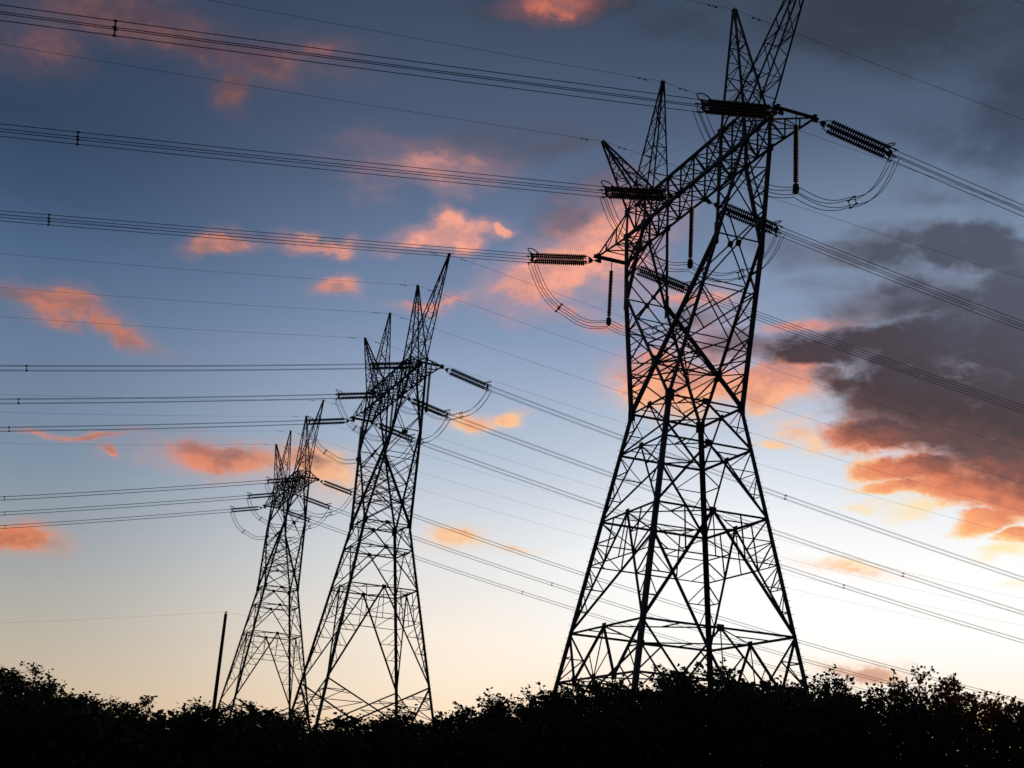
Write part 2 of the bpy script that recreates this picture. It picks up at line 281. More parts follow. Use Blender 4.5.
def build_leg(sx, sy):
    m = MB(); a, b = leg_pt(sx, sy, ZG), leg_pt(sx, sy, ZW)
    x = V((-sx, 0, 0)); y = V((0, -sy, 0)); w = 0.27; t = 0.035
    pr = [(0, 0), (w, 0), (w, t), (t, t), (t, w), (0, w)]
    vs = [p + x * (u - 0.06) + y * (v - 0.06) for p in (a, lerp(a, b, 0.5), b) for u, v in pr]
    m.add(vs, [(r * 6 + i, r * 6 + (i + 1) % 6, r * 6 + (i + 1) % 6 + 6, r * 6 + i + 6) for r in range(2) for i in range(6)] + [(5, 4, 3, 2, 1, 0), tuple(range(12, 18))])
    if sx == 1 and sy == 1 or sx == -1 and sy == -1:       # climbing bolts
        for i in range(58):
            p = lerp(a, b, i / 58.0) + V((sx * 0.06, sy * 0.06, 0)); d = V((sx, 0, 0)) if i % 2 else V((0, sy, 0))
            m.tube([p - d * 0.05, p + d * 0.17], 0.012, 4)
    m.plate(b + V((-sx * 0.08, sy * 0.07, 0)), (0.24, 0, 0), (0, 0, 0.36), 0.03)
    m.plate(b + V((sx * 0.07, -sy * 0.08, 0)), (0, 0.24, 0), (0, 0, 0.36), 0.03)
    return m

def vpanel(m, A0, B0, A1, B1, n, wd, wr):                  # inverted V between two legs with redundant members
    M = (A1 + B1) / 2
    for P0, P1 in ((A0, A1), (B0, B1)):
        m.angle(P0, M, wd)
        prev_leg = P0
        for i in range(1, n):
            t = i / n; q = lerp(P0, M, t); l = lerp(P0, P1, t)
            m.angle(q, l, wr); m.angle(q, lerp(P0, P1, (i + 1) / n), wr, -1)
        if n >= 4:
            for t in (2 / n, 3 / n):
                m.angle(lerp(lerp(P0, M, t), lerp(P0, P1, t), 0.5), lerp(P0, P1, t + 0.5 / n), wr * 0.8)
    if n >= 4:
        t = (n - 2) / n; q1, q2 = lerp(A0, M, t), lerp(B0, M, t)
        m.angle(q1, q2, wr * 1.2); m.angle(q1, lerp(A1, B1, 0.25), wr); m.angle(q2, lerp(A1, B1, 0.75), wr)
        m.angle(lerp(q1, q2, 0.5), M, wr * 0.8)
def xpanel(m, a0, b0, a1, b1, w, gus=False):
    a0, b0, a1, b1 = map(V, (a0, b0, a1, b1))
    m.angle(a0, b1, w); m.angle(b0, a1, w, -1)
    if gus:
        t = (b0 - a0).length; t = t / (t + (b1 - a1).length); c = lerp(a0, b1, t); x = (b0 - a0).normalized() * 0.17; y = ((a1 + b1) - (a0 + b0)).normalized() * 0.2
        m.plate(c, x, y, 0.05)

def build_face(face, levels, kinds):
    m = MB(); (p, q) = face
    for i, kind in enumerate(kinds):
        z1, z0 = levels[i], levels[i + 1]
        A0, B0, A1, B1 = leg_pt(*p, z0), leg_pt(*q, z0), leg_pt(*p, z1), leg_pt(*q, z1)
        big = (z1 - z0) > 5
        if kind == 'v': vpanel(m, A0, B0, A1, B1, (6 if z1 - z0 > 8 else 5) if big else (3 if z1 - z0 > 3 else 2), 0.145 if big else 0.115, 0.066 if big else 0.058)
        elif kind == 'w':
            M = (A1 + B1) / 2; q1, q2 = lerp(A0, B0, 0.25), lerp(A0, B0, 0.75); h = (A0 + B0) / 2
            for a, b, w in ((A1, q1, 0.13), (M, q1, 0.13), (M, q2, 0.13), (B1, q2, 0.13), (M, h, 0.07), (A0, lerp(A1, q1, 0.5), 0.07), (B0, lerp(B1, q2, 0.5), 0.07), (lerp(A0, A1, 0.5), lerp(A1, q1, 0.5), 0.065), (lerp(B0, B1, 0.5), lerp(B1, q2, 0.5), 0.065), (h, lerp(M, q1, 0.5), 0.065), (h, lerp(M, q2, 0.5), 0.065)): m.angle(a, b, w)
            for qq in (q1, q2): m.plate(qq, (B0 - A0).normalized() * 0.3, V((0, 0, 0.26)), 0.05)
        else:
            xpanel(m, A0, B0, A1, B1, 0.15)
            c = (A0 + B0 + A1 + B1) / 4
            for t in (0.35, 0.7):
                for P0, P1, Q in ((A0, A1, B0), (B0, B1, A0)):
                    s_ = lerp(P1, c, t); m.angle(s_, lerp(P1, P0, t * 0.5), 0.07); m.angle(s_, lerp(P1, P0, t * 0.5 + 0.2), 0.07)
            hA, hB = lerp(A1, c, 0.45), lerp(B1, c, 0.45)
            m.angle(lerp(A1, A0, 0.18), lerp(A1, c, 0.45), 0.07); m.angle(lerp(B1, B0, 0.18), hB, 0.07)
    return m
def build_ring(z, thick=0.125):
    m = MB(); mids = []
    for p, q in FACES:
        a, b = leg_pt(*p, z), leg_pt(*q, z); m.angle(a, b, thick); mids.append((a + b) / 2)
    for i in range(4):
        m.angle(mids[i], mids[(i + 1) % 4], 0.075)
        a, b = leg_pt(*FACES[i][0], z), leg_pt(*FACES[i][1], z)
        m.angle(lerp(a, b, 0.25), lerp(mids[i - 1], mids[i], 0.5), 0.065)
        m.plate(mids[i], (b - a).normalized() * 0.22, V((0, 0, 0.2)), 0.05)
    return m

def build_fork(sx):
    m = MB()
    def outer(sy, z):
        t = (z - ZW) / (ZK - ZW)
        if t <= 1: return lerp((sx * WX, sy * WY, ZW), (sx * (XK + 0.08), sy * YK, ZK), t)
        return lerp((sx * (XK + 0.08), sy * YK, ZK), (sx * XO, sy * YD, ZB), (z - ZK) / (ZB - ZK))
    def inner(sy, z):
        t = (z - ZW) / (ZK - ZW)
        if t <= 1: return lerp((-sx * WX, sy * WY, ZW), (sx * (XK - 0.08), sy * YK, ZK), t)
        return lerp((sx * (XK - 0.08), sy * YK, ZK), (sx * XI, sy * YD, ZB), (z - ZK) / (ZB - ZK))
    def opp(sy, z):                                        # the other fork's inner leg, below the crossing
        p = inner(sy, z); p.x = -p.x; return p
    ZC = 23.566
    for sy in (-1, 1):
        for fn, w in ((outer, 0.235), (inner, 0.22)):
            m.angle(fn(sy, ZW), fn(sy, ZK), w, sx * sy); m.angle(fn(sy, ZK), fn(sy, ZB), w * 0.9, sx * sy)
            m.angle(fn(sy, ZB), V((fn(sy, ZB).x, sy * YD, ZT)), 0.17, sx)
        m.plate(outer(sy, ZK) + V((-sx * 0.08, sy * 0.05, 0)), (0.24, 0, 0), (0, 0, 0.75), 0.04)
        m.plate(inner(sy, ZC) + V((0, sy * 0.14 + (0.012 if sx > 0 else -0.012), 0)), (0.26, 0, 0), (0, 0, 0.3), 0.02)
        # lattice between the outer and inner legs, each broad side
        zs = [ZW + 0.1, 21.9, 22.8, ZC, 24.8, 26.1, 27.4, 28.6]
        for i in range(1, len(zs)):
            z = zs[i]; inn = opp if z < ZC - 0.01 else inner; pin = opp if zs[i - 1] < ZC - 0.01 else inner
            m.angle(outer(sy, z), inn(sy, z), 0.075)
            if i % 2: m.angle(outer(sy, zs[i - 1]), inn(sy, z), 0.075, -1)
            else: m.angle(pin(sy, zs[i - 1]), outer(sy, z), 0.075, -1)
        zu = [ZK + 0.9, 31.9, 33.1, 34.3, ZB]
        for i in range(len(zu) - 1):
            m.angle(outer(sy, zu[i]), inner(sy, zu[i]), 0.075)
            if i % 2: m.angle(outer(sy, zu[i]), inner(sy, zu[i + 1]), 0.075, -1)
            else: m.angle(inner(sy, zu[i]), outer(sy, zu[i + 1]), 0.075, -1)
    # lattice across the narrow sides
    for fn, zs in ((outer, [ZW, 24.0, 27.2, 31.7, ZB]), (inner, [ZC, 25.4, 28.0, 31.7, ZB])):
        for i in range(len(zs) - 1):
            xpanel(m, fn(-1, zs[i]), fn(1, zs[i]), fn(-1, zs[i + 1]), fn(1, zs[i + 1]), 0.095, gus=(i == 2))
            if i in (1, 2): m.angle(fn(-1, zs[i]), fn(1, zs[i]), 0.08)
    for fn, a, b, c in ((outer, 24.0, 25.6, 27.2), (inner, 25.4, 26.7, 28.0), (outer, ZW, 22.4, 24.0)):
        k = (fn(-1, b) + fn(1, b)) / 2
        for sy in (-1, 1):
            m.angle(lerp(fn(sy, a), k, 0.5), fn(sy, b), 0.06); m.angle(lerp(fn(sy, c), k, 0.5), fn(sy, b), 0.06)
    m.angle(inner(-1, ZC), inner(1, ZC), 0.10); m.angle(outer(-1, ZK), outer(1, ZK), 0.10)
    m.angle(lerp(inner(-1, ZC), inner(1, ZC), 0.5), outer(-1, ZC), 0.08); m.angle(lerp(inner(-1, ZC), inner(1, ZC), 0.5), outer(1, ZC), 0.08)
    return m

def build_crossarm():
    m = MB(); xs_ = [-XO, -6.45, -XI, -3.4, -1.7, 0, 1.7, 3.4, XI, 6.45, XO]
    def c(i, sy, top): return V((xs_[i], sy * YD, ZT if top else ZB))
    for sy in (-1, 1):
        m.angle(c(0, sy, 0), c(10, sy, 0), 0.20, sy); m.angle((-6.75, sy * YD, ZT), (6.75, sy * YD, ZT), 0.16, sy)
        for sx in (-1, 1): m.angle((sx * 6.75, sy * YD, ZT), (sx * XO, sy * YD, ZT), 0.10, sy)
    for i in range(11):
        for sy in (-1, 1):
            m.angle(c(i, sy, 0), c(i, sy, 1), 0.09)
            if i < 10:
                if i % 2: m.angle(c(i, sy, 0), c(i + 1, sy, 1), 0.10)
                else: m.angle(c(i, sy, 1), c(i + 1, sy, 0), 0.10)
        for top in (0, 1):
            m.angle(c(i, -1, top), c(i, 1, top), 0.09)
            if i < 10: m.angle(c(i, -1, top), c(i + 1, 1, top), 0.08); m.angle(c(i, 1, top), c(i + 1, -1, top), 0.08, -1)
    for sx in (-1, 1):
        for sy in (-1, 1):
            for x in (XI, XO):
                for z in (ZB, ZT): m.plate((sx * x, sy * (YD + 0.09), z), (0.27, 0, 0), (0, 0, 0.24), 0.03)
    for sy in (-1, 1):                                     # hanger brackets of the middle phase
        m.prism([(-0.35, sy * (YD + 0.05), ZB - 0.02), (0.35, sy * (YD + 0.05), ZB - 0.02), (0.08, sy * (YT + 0.05), ZB - 0.06), (-0.08, sy * (YT + 0.05), ZB - 0.06)], 0.06)
    for y, h in ((-1.03, 0.2), (YT, 0.13)): m.plate((0, y, ZB - h), (0, 0.14, 0), (0, 0, h), 0.05)
    m.tube([(0, 0, ZB + 0.02), (0, 0, ZB - 0.55)], 0.035, 6)
    return m
def build_tip(sx):
    m = MB(); T = [V((sx * XT, sy * YT, ZB)) for sy in (-1, 1)]
    for k, sy in enumerate((-1, 1)):
        b0 = V((sx * (XO + 0.02), sy * YD, ZB)); t0 = V((sx * (XO + 0.02), sy * YD, ZT))
        m.angle(b0, T[k], 0.17, sy); m.angle(t0, T[k], 0.12, sy)
        for t in (0.35, 0.68):
            m.angle(lerp(b0, T[k], t), lerp(t0, T[k], t), 0.075)
        m.angle(lerp(b0, T[k], 0.35), t0, 0.075); m.angle(lerp(b0, T[k], 0.68), lerp(t0, T[k], 0.35), 0.07)
    bm_, bp = [V((sx * (XO + 0.02), sy * YD, ZB)) for sy in (-1, 1)]
    for t in (0.35, 0.68):
        m.angle(lerp(bm_, T[0], t), lerp(bp, T[1], t), 0.08)
    m.angle(bm_, lerp(bp, T[1], 0.35), 0.07); m.angle(bp, lerp(bm_, T[0], 0.35), 0.07)
    m.angle(lerp(bm_, T[0], 0.35), lerp(bp, T[1], 0.68), 0.07); m.angle(lerp(bp, T[1], 0.35), lerp(bm_, T[0], 0.68), 0.07)
    m.angle(T[0] + V((0, -0.25, 0.02)), T[1] + V((0, 0.25, 0.02)), 0.22, sx)
    for y, h in ((-1.0, 0.2), (YT, 0.13)): m.plate((sx * XT, y, ZB - h), (0, 0.16, 0), (0, 0, h), 0.05)
    for k in (0, 1): m.plate(T[k] + V((-sx * 0.1, 0, 0.14)), (0.25, 0, 0), (0, 0.12, 0), 0.04)
    m.tube([(sx * XT, 0, ZB + 0.02), (sx * XT, 0, ZB - 0.55)], 0.035, 6)
    return m
def build_peak(sx, xa):
    m = MB(); ap = V((sx * xa, 0, ZP)); n = 8
    base = [V((sx * x, sy * YD, ZT)) for x, sy in ((XI, -1), (XO, -1), (XO, 1), (XI, 1))]
    tips = [ap + (b - V((sx * (XI + XO) / 2, 0, ZT))) * 0.07 for b in base]
    ts = [1 - (1 - i / n) ** 0.85 for i in range(n + 1)]
    for b, t in zip(base, tips): m.angle(b, t, 0.115, sx)
    for k in range(4):
        a0, a1, b0, b1 = base[k], tips[k], base[(k + 1) % 4], tips[(k + 1) % 4]
        for i in range(n):
            p, q = ts[i], ts[i + 1]
            if i % 2: m.angle(lerp(a0, a1, p), lerp(b0, b1, q), 0.055)
            else: m.angle(lerp(b0, b1, p), lerp(a0, a1, q), 0.055)
            if i and i % 2 == 0: m.angle(lerp(a0, a1, p), lerp(b0, b1, p), 0.05)
    m.plate(ap + V((0, 0, 0.05)), (0.15, 0, 0), (0, 0.15, 0), 0.08)
    m.tube([ap + V((0, 0, 0.08)), ap + V((0.02, 0, 0.28))], 0.03, 6)
    return m
def build_footing(sx, sy):
    m = MB(); c = leg_pt(sx, sy, ZG)
    m.tube([c + V((0, 0, -0.9)), c + V((0, 0, 0.25))], [0.55, 0.45], 12); return m

LEGS = {k: build_leg(*k).mesh('leg', STEEL) for k in ((-1, -1), (1, -1), (1, 1), (-1, 1))}
FOOT = {k: build_footing(*k).mesh('footing', CONC) for k in LEGS}
FORK = {s: build_fork(s).mesh('fork_arm', STEEL) for s in (-1, 1)}
ARM = build_crossarm().mesh('crossarm', STEEL)
TIP = {s: build_tip(s).mesh('crossarm_tip', STEEL) for s in (-1, 1)}
PEAK = {(s, x): build_peak(s, x).mesh('earth_wire_peak', STEEL) for s in (-1, 1) for x in (PI_, PO_)}
LV = {'near': ([ZW, 18.23, 14.07, 7.30, 4.40, ZG], 'vvvwv'), 'far': ([ZW, 18.23, 14.07, 4.45, ZG], 'vvvx')}
BODY = {k: ([build_face(f, *v).mesh('body_face', STEEL) for f in FACES], [build_ring(z).mesh('horizontal_frame', STEEL) for z in (v[0][:5] if k == 'near' else v[0][:3])]) for k, v in LV.items()}

PYLONS = [  # location, heading of the crossarm, base pattern, name for labels
    ((10.694, 76.34, 2.801), -1.2200, 'near', 'largest', 'tall black lattice pylon on the right, largest of the three pylons'),
    ((-12.703, 135.666, 6.174), -1.1939, 'far', 'middle', 'mid-sized black lattice pylon standing between the largest pylon and the smallest one'),
    ((-32.367, 194.514, 7.338), -1.1912, 'far', 'smallest', 'smallest and farthest black lattice pylon, beside the thin leaning pole'),
]
def build_pylon(loc, a, kind, label):
    root = put('lattice_pylon', None, None, loc, (0, 0, a)); tag(root, label, 'pylon', 'lattice pylons carrying the power lines')
    for k in LEGS: put('footing', FOOT[k], put('leg', LEGS[k], root))
    for me in BODY[kind][0]: put('body_face', me, root)
    for me in BODY[kind][1]: put('horizontal_frame', me, root)
    for s in (-1, 1): put('fork_arm', FORK[s], root)
    ca = put('crossarm', ARM, root)
    for s in (-1, 1): put('crossarm_tip', TIP[s], ca)
    for me in PEAK.values(): put('earth_wire_peak', me, root)
    return root
for loc, a, kind, nm, lab in PYLONS: build_pylon(loc, a, kind, lab)

# ------------------------------------------------------------------ insulators (string runs along +Y from the crossarm)
def string_prof(n, pitch, r, y0):
    pr = [(y0 - 0.12, 0.0), (y0 - 0.12, 0.03), (y0, 0.035)]
    for i in range(n):
        y = y0 + i * pitch
        pr += [(y, 0.05), (y + pitch * 0.25, 0.055), (y + pitch * 0.38, r), (y + pitch * 0.52, r * 0.97), (y + pitch * 0.66, 0.07), (y + pitch, 0.045)]
    return pr + [(y0 + n * pitch + 0.12, 0.03), (y0 + n * pitch + 0.12, 0.0)]
m = MB(); m.lathe(string_prof(25, 0.158, 0.145, 1.0), 'y', 10); STRING = m.mesh('insulator_string', GLAZE, True)
m = MB(); m.tube([(0, -0.05, 0), (0, 0.5, 0)], 0.035); m.plate((0, 0.1, 0), (0.05, 0, 0), (0, 0.09, 0), 0.16); LINK = m.mesh('link', STEEL_DK)
m = MB()
m.prism([(-0.10, 0.42, 0), (0.10, 0.42, 0), (0.26, 0.66, 0), (-0.26, 0.66, 0)], 0.05)
m.prism([(0, 0.42, -0.12), (0, 0.42, 0.12), (0, 0.70, 0.26), (0, 0.70, -0.26)], 0.05)
for x in (-0.21, 0.21):
    for z in (-0.21, 0.21): m.tube([(x * 0.8, 0.64, z * 0.8), (x, 0.9, z)], 0.025, 5)
YOKE_IN = m.mesh('yoke_plate', STEEL_DK)
m = MB()
m.prism([(-0.27, 5.06, 0), (0.27, 5.06, 0), (0.27, 5.2, 0), (-0.27, 5.2, 0)], 0.05)
m.prism([(0, 5.06, -0.28), (0, 5.06, 0.28), (0, 5.24, 0.28), (0, 5.24, -0.28)], 0.05)
for x in (-0.24, 0.24):
    for z in (-0.24, 0.24):
        m.tube([(x, 5.0, z), (x, 5.3, z), (x, 5.5, z)], [0.03, 0.05, 0.035], 6); m.tube([(x, 5.36, z), (x, 5.3, z - 0.16)], 0.03, 5)
YOKE_OUT = m.mesh('line_yoke', STEEL_DK)
m = MB()
m.ring([(0.30 * math.cos(t), 5.02 + 0.14 * math.sin(t) + 0.22 * math.cos(t) * 0.0 + 0.22 * math.sin(t), 0.50 + 0.22 * math.sin(t)) for t in [6.2832 * k / 20 for k in range(20)]], 0.036)
m.tube([(0, 4.98, 0.30), (0, 5.08, 0.2)], 0.03, 5)
RING = m.mesh('arcing_ring', STEEL_DK, True)
m = MB(); pr = string_prof(31, 0.1145, 0.155, 0.0); m.lathe([(-a, r) for a, r in pr], 'z', 10); JSTRING = m.mesh('insulator_string', GLAZE, True)
m = MB(); m.tube([(0, 0, 0.42), (0, 0, 0.08)], 0.028, 6); JLINK = m.mesh('link', STEEL_DK)
m = MB(); m.lathe([(-3.62, 0.0), (-3.62, 0.10), (-3.7, 0.17), (-4.1, 0.19), (-4.22, 0.12), (-4.22, 0.0)], 'z', 10)
m.plate((0, 0, -4.05), (0.3, 0, 0), (0, 0.06, 0), 0.05); JWEIGHT = m.mesh('clamp_weight', STEEL_DK, True)

def make_tension():
    r = put('tension_insulator', None)
    for x in (-0.21, 0.21):
        for z in (-0.21, 0.21): put('insulator_string', STRING, r, (x, 0, z))
    put('link', LINK, r); put('yoke_plate', YOKE_IN, r); put('line_yoke', YOKE_OUT, r); put('arcing_ring', RING, r)
    return r
def make_jumper_string():
    r = put('suspension_insulator', None)
    put('insulator_string', JSTRING, r); put('link', JLINK, r); put('clamp_weight', JWEIGHT, r)
    return r
proto_t, proto_j = make_tension(), make_jumper_string(); used_t = used_j = False

PH = [(XT, 'right tip'), (0.0, 'middle'), (-XT, 'left tip')]
SIDE = [(1, 'right', ), (-1, 'left')]
DIP = {(0, 1): 9.0, (0, -1): 10.6, (1, 1): 12.6, (1, -1): 12.4, (2, 1): 12.0, (2, -1): 13.6}
ZS = {1: ZB - 0.12, -1: ZB - 0.26}
ATT = {(1, XT): YT, (1, 0.0): YT, (1, -XT): YT, (-1, XT): 0.85, (-1, 0.0): 1.0, (-1, -XT): 1.12}
def world_of(i, p):
    loc, a = PYLONS[i][0], PYLONS[i][1]
    return Matrix.Rotation(a, 4, 'Z') @ V(p) + V(loc)
ENDP = {}
for i, py in enumerate(PYLONS):
    for xp, pn in PH:
        for s, sn in SIDE:
            o = copy_thing(proto_t) if used_t else proto_t; used_t = True
            o.location = world_of(i, (xp, s * ATT[(s, xp)], ZS[s])); dip = R(DIP[(i, s)])
            rotm = Matrix.Rotation(py[1] + (0 if s > 0 else math.pi), 3, 'Z') @ Matrix.Rotation(-dip, 3, 'X')
            o.rotation_euler = rotm.to_euler()
            tag(o, 'brown quad-string insulator pulling %s from the %s of the %s pylon\'s crossarm' % (sn, pn, py[3]), 'insulator', 'tension insulators on the pylons')
            ENDP[(i, xp, s)] = (s * (ATT[(s, xp)] + 5.45 * math.cos(dip)), ZS[s] - 5.45 * math.sin(dip))
        o = copy_thing(proto_j) if used_j else proto_j; used_j = True
        o.location = world_of(i, (xp, 0, ZB - 0.8)); o.rotation_euler = (0, 0, py[1])
        tag(o, 'thin dark insulator hanging straight down from the %s of the %s pylon\'s crossarm' % (pn, py[3]), 'insulator', 'hanging jumper insulators')

# ------------------------------------------------------------------ conductors
SAG = {(0, 1): (-0.147, 0.0007), (0, -1): (-0.1463, 0.0001), (1, 1): (-0.175, 0.00031), (1, -1): (-0.2146, 0.00037), (2, 1): (-0.198, 0.00044), (2, -1): (-0.24, 0.0004)}
SPAC = {(0, 1): [(52, 52, 52)], (0, -1): [(31.2, 31.9, 32.7)], (1, 1): [(36.6, 62, 62)], (1, -1): [(32.1, 32.0, 32.2)], (2, 1): [(100.6, 38.8, 38.8)], (2, -1): [(34.7, 34.0, 33.3)]}
OFF = [(-1, -0.22), (1, -0.22), (-1, 0.22), (1, 0.22)]
m = MB()
xs4 = [(-0.29, -0.22), (0.29, -0.22), (0.29, 0.22), (-0.29, 0.22)]
for k in range(4):
    m.tube([(xs4[k][0], 0, xs4[k][1]), (xs4[(k + 1) % 4][0], 0, xs4[(k + 1) % 4][1])], 0.03, 5)
    m.tube([(xs4[k][0], -0.09, xs4[k][1]), (xs4[k][0], 0.09, xs4[k][1])], 0.05, 6)
SPACER = m.mesh('spacer', STEEL_DK)
for i, py in enumerate(PYLONS):
    for s, sn in SIDE:
        y0, z0 = ENDP[(i, 0.0, s)]; L = 150 if s > 0 else 95; sl, cu = SAG[(i, s)]
        ts = [L * (k / 46.0) ** 1.15 for k in range(47)]
        f = lambda t: sl * t + cu * t * t
        m = MB(); m.tube([(0, s * t, f(t)) for t in ts], 0.021, 5); WIRE = m.mesh('wire', ALU, True)
        for j, (xp, pn) in enumerate(PH):
            y0, z0 = ENDP[(i, xp, s)]; lat = {(0, -1): 0.29, (0, 1): 0.21}.get((i, s), 0.15)
            root = put('conductor_bundle', None, None, world_of(i, (xp, y0, z0)), (0, 0, py[1]))
            tag(root, 'four power wires running %s from the %s of the %s pylon\'s crossarm' % (sn, pn, py[3]), 'power line', 'conductor bundles')
            for dx, dz in OFF: put('wire', WIRE, root, (dx * lat, 0, dz))
            for row in SPAC[(i, s)]:
                t = row[j] - 1.0; put('spacer', SPACER, root, (0, s * t, f(t)), (math.atan(s * (sl + 2 * cu * t)), 0, 0)).scale = (lat / 0.29, 1, 1)
    # jumper loops under the crossarm
    ya, za = ENDP[(i, XT, 1)][0], ENDP[(i, XT, 1)][1] - ZB; yb, zb = ENDP[(i, XT, -1)][0], ENDP[(i, XT, -1)][1] - ZB
    low = -4.92
    def path(y):
        e, z1 = (ya, za) if y >= 0 else (-yb, zb)
        t = min(1.0, abs(y) / e); return low - 0.35 * math.sin(min(1.0, t * 1.9) * math.pi) * (1 if t < 0.53 else 0) + (z1 - 0.15 - low) * t ** 4.6
    pts = []
    for k in range(61):
        w = k / 30.0 - 1.0; y = (abs(w) ** 0.8) * (1 if w >= 0 else -1); y = y * (ya if y >= 0 else -yb)
        pts.append((y, path(y)))
    sp = []
    for (dn, dx) in ((-0.22, -0.22), (0.22, -0.22), (-0.22, 0.22), (0.22, 0.22)):
        m = MB(); q = []
        for k, (y, z) in enumerate(pts):
            a_, b_ = pts[max(0, k - 1)], pts[min(60, k + 1)]; t = V((0, b_[0] - a_[0], b_[1] - a_[1])).normalized()
            q.append((dx, y - t.z * dn, z + t.y * dn))
        m.tube(q, 0.022, 5); sp.append(m.mesh('jumper_wire', ALU, True))
    for xp, pn in PH:
        root = put('jumper_loop', None, None, world_of(i, (xp, 0, ZB)), (0, 0, py[1]))
        tag(root, 'drooping loop of jumper wires under the %s of the %s pylon\'s crossarm' % (pn, py[3]), 'power line', 'jumper loops')
        for me in sp: put('jumper_wire', me, root)
        for y in (-3.9, 3.7):
            t = V((0, 0.2, path(y + 0.1) - path(y - 0.1))).normalized()
            put('spacer', SPACER, root, (0, y, path(y)), (math.atan2(t.z, t.y), 0, 0))

ES = {(0, 1): (-0.082, 0.0004), (0, -1): (-0.112, 0.0003), (1, 1): (-0.138, 0.0004), (1, -1): (-0.162, 0.0004), (2, 1): (-0.15, 0.0004), (2, -1): (-0.185, 0.0004)}
m = MB(); m.tube([(0, -0.24, -0.07), (0, 0.24, -0.07)], 0.012, 5)
for y in (-0.24, 0.24): m.tube([(0, y - 0.08, -0.07), (0, y + 0.08, -0.07)], 0.045, 6)
m.tube([(0, 0, -0.07), (0, 0, 0.02)], 0.02, 5); DAMPER = m.mesh('vibration_damper', STEEL_DK)
EP = [(PO_, 'outer right'), (PI_, 'inner right'), (-PI_, 'inner left'), (-PO_, 'outer left')]
for i, py in enumerate(PYLONS):
    for s, sn in SIDE:
        L = 150 if s > 0 else 95; sl, cu = ES[(i, s)]; f = lambda t: sl * t + cu * t * t
        m = MB(); m.tube([(0, s * t, f(t)) for t in [L * (k / 36.0) ** 1.1 for k in range(37)]], 0.0125, 5); EW = m.mesh('earth_wire', ALU, True)
        for xp, pn in EP:
            o = put('earth_wire', EW, None, world_of(i, (xp, 0, ZP + 0.1)), (0, 0, py[1]))
            tag(o, 'thin single earth wire running %s from the %s peak of the %s pylon' % (sn, pn, py[3]), 'earth wire', 'earth wires')
            for t in (1.6,): put('vibration_damper', DAMPER, o, (0, s * t, f(t)))

# ------------------------------------------------------------------ lone pole
pz = ground_z(-12.5, 62)
m = MB(); top = V((-12.58, 62, 7.66)); bot = V((-12.51, 62, pz - 0.6))
m.tube([bot, lerp(bot, top, 0.5), top], [0.105, 0.09, 0.072], 10)
pole = put('utility_pole', None, None, (bot.x, bot.y, bot.z)); tag(pole, 'plain slender dark pole standing left of the smallest pylon', 'pole')
me = m.mesh('post', TIMBER, True); o = put('post', me, pole); me.transform(Matrix.Translation(-bot))
m = MB(); m.tube([V((0, 0, 0)), V((0, 0, 0.05))], 0.03, 8); m.tube([V((0, 0, 0.05)), V((0, 0, 0.12))], [0.05, 0.03], 8)
put('pin_insulator', m.mesh('pin_insulator', GLAZE, True), pole, top - bot)
m = MB(); m.tube([(3.0 - 29 * k / 20, 0, -0.135 * abs(3.0 - 29 * k / 20) + 0.001 * (3.0 - 29 * k / 20) ** 2) for k in range(21)], 0.0026, 4)
tag(put('overhead_wire', m.mesh('overhead_wire', ALU), None, top + V((0, 0, 0.1))), 'faint thin wire strung across the top of the lone pole', 'wire')

# ------------------------------------------------------------------ shrubs
SKYLINE = [(-10.24, 1.85), (-9.11, 1.84), (-8.74, 1.83), (-8.17, 1.78), (-7.67, 1.58), (-7.29, 1.55), (-7.0, 1.48), (-6.62, 1.44), (-6.27, 1.57), (-5.98, 1.48), (-5.59, 1.37), (-5.21, 1.27), (-4.85, 1.33), (-4.59, 1.48), (-4.42, 1.63), (-4.15, 1.71), (-3.95, 1.58), (-3.65, 1.38), (-3.26, 1.27), (-2.81, 1.34), (-2.52, 1.28), (-2.08, 1.5), (-1.81, 1.59), (-1.06, 1.52), (-0.89, 1.67), (-0.61, 1.73), (-0.33, 1.69), (0.03, 1.81), (0.44, 1.8), (0.67, 2.0), (0.85, 2.2), (1.03, 2.27), (1.32, 2.18), (1.69, 2.17), (2.05, 2.45), (2.43, 2.46), (2.8, 2.43), (3.18, 2.59), (3.55, 2.58), (3.92, 2.77), (4.3, 2.73), (4.68, 2.83), (5.06, 2.75), (5.81, 2.69), (6.38, 2.8), (6.76, 2.72), (7.04, 2.63), (7.32, 2.61), (7.7, 2.77), (7.98, 2.7), (8.27, 2.91), (8.55, 2.78), (9.02, 2.66), (9.3, 2.54), (9.58, 2.63), (10.03, 2.5), (11.08, 2.45)]
def line_at(x):
    if x <= SKYLINE[0][0]: return SKYLINE[0][1]
    for (a, za), (b, zb) in zip(SKYLINE, SKYLINE[1:]):
        if x <= b: return za + (zb - za) * (x - a) / (b - a)
    return SKYLINE[-1][1]
def leaf(m, p, d, size, rng):
    d = d.normalized(); h = V((rng.uniform(-1, 1), rng.uniform(-1, 1), rng.uniform(-1, 1))); x = d.cross(h)
    if x.length < 1e-3: x = V((1, 0, 0))
    x = x.normalized() * size * rng.uniform(0.26, 0.42); n = x.cross(d).normalized() * size * 0.10
    o = len(m.v); a = p; t = p + d * size; c1 = p + d * size * 0.45 + x + n; c2 = p + d * size * 0.45 - x + n
    m.v += [tuple(a), tuple(c1), tuple(t), tuple(c2)]; m.f += [(o, o + 1, o + 2), (o, o + 2, o + 3)]
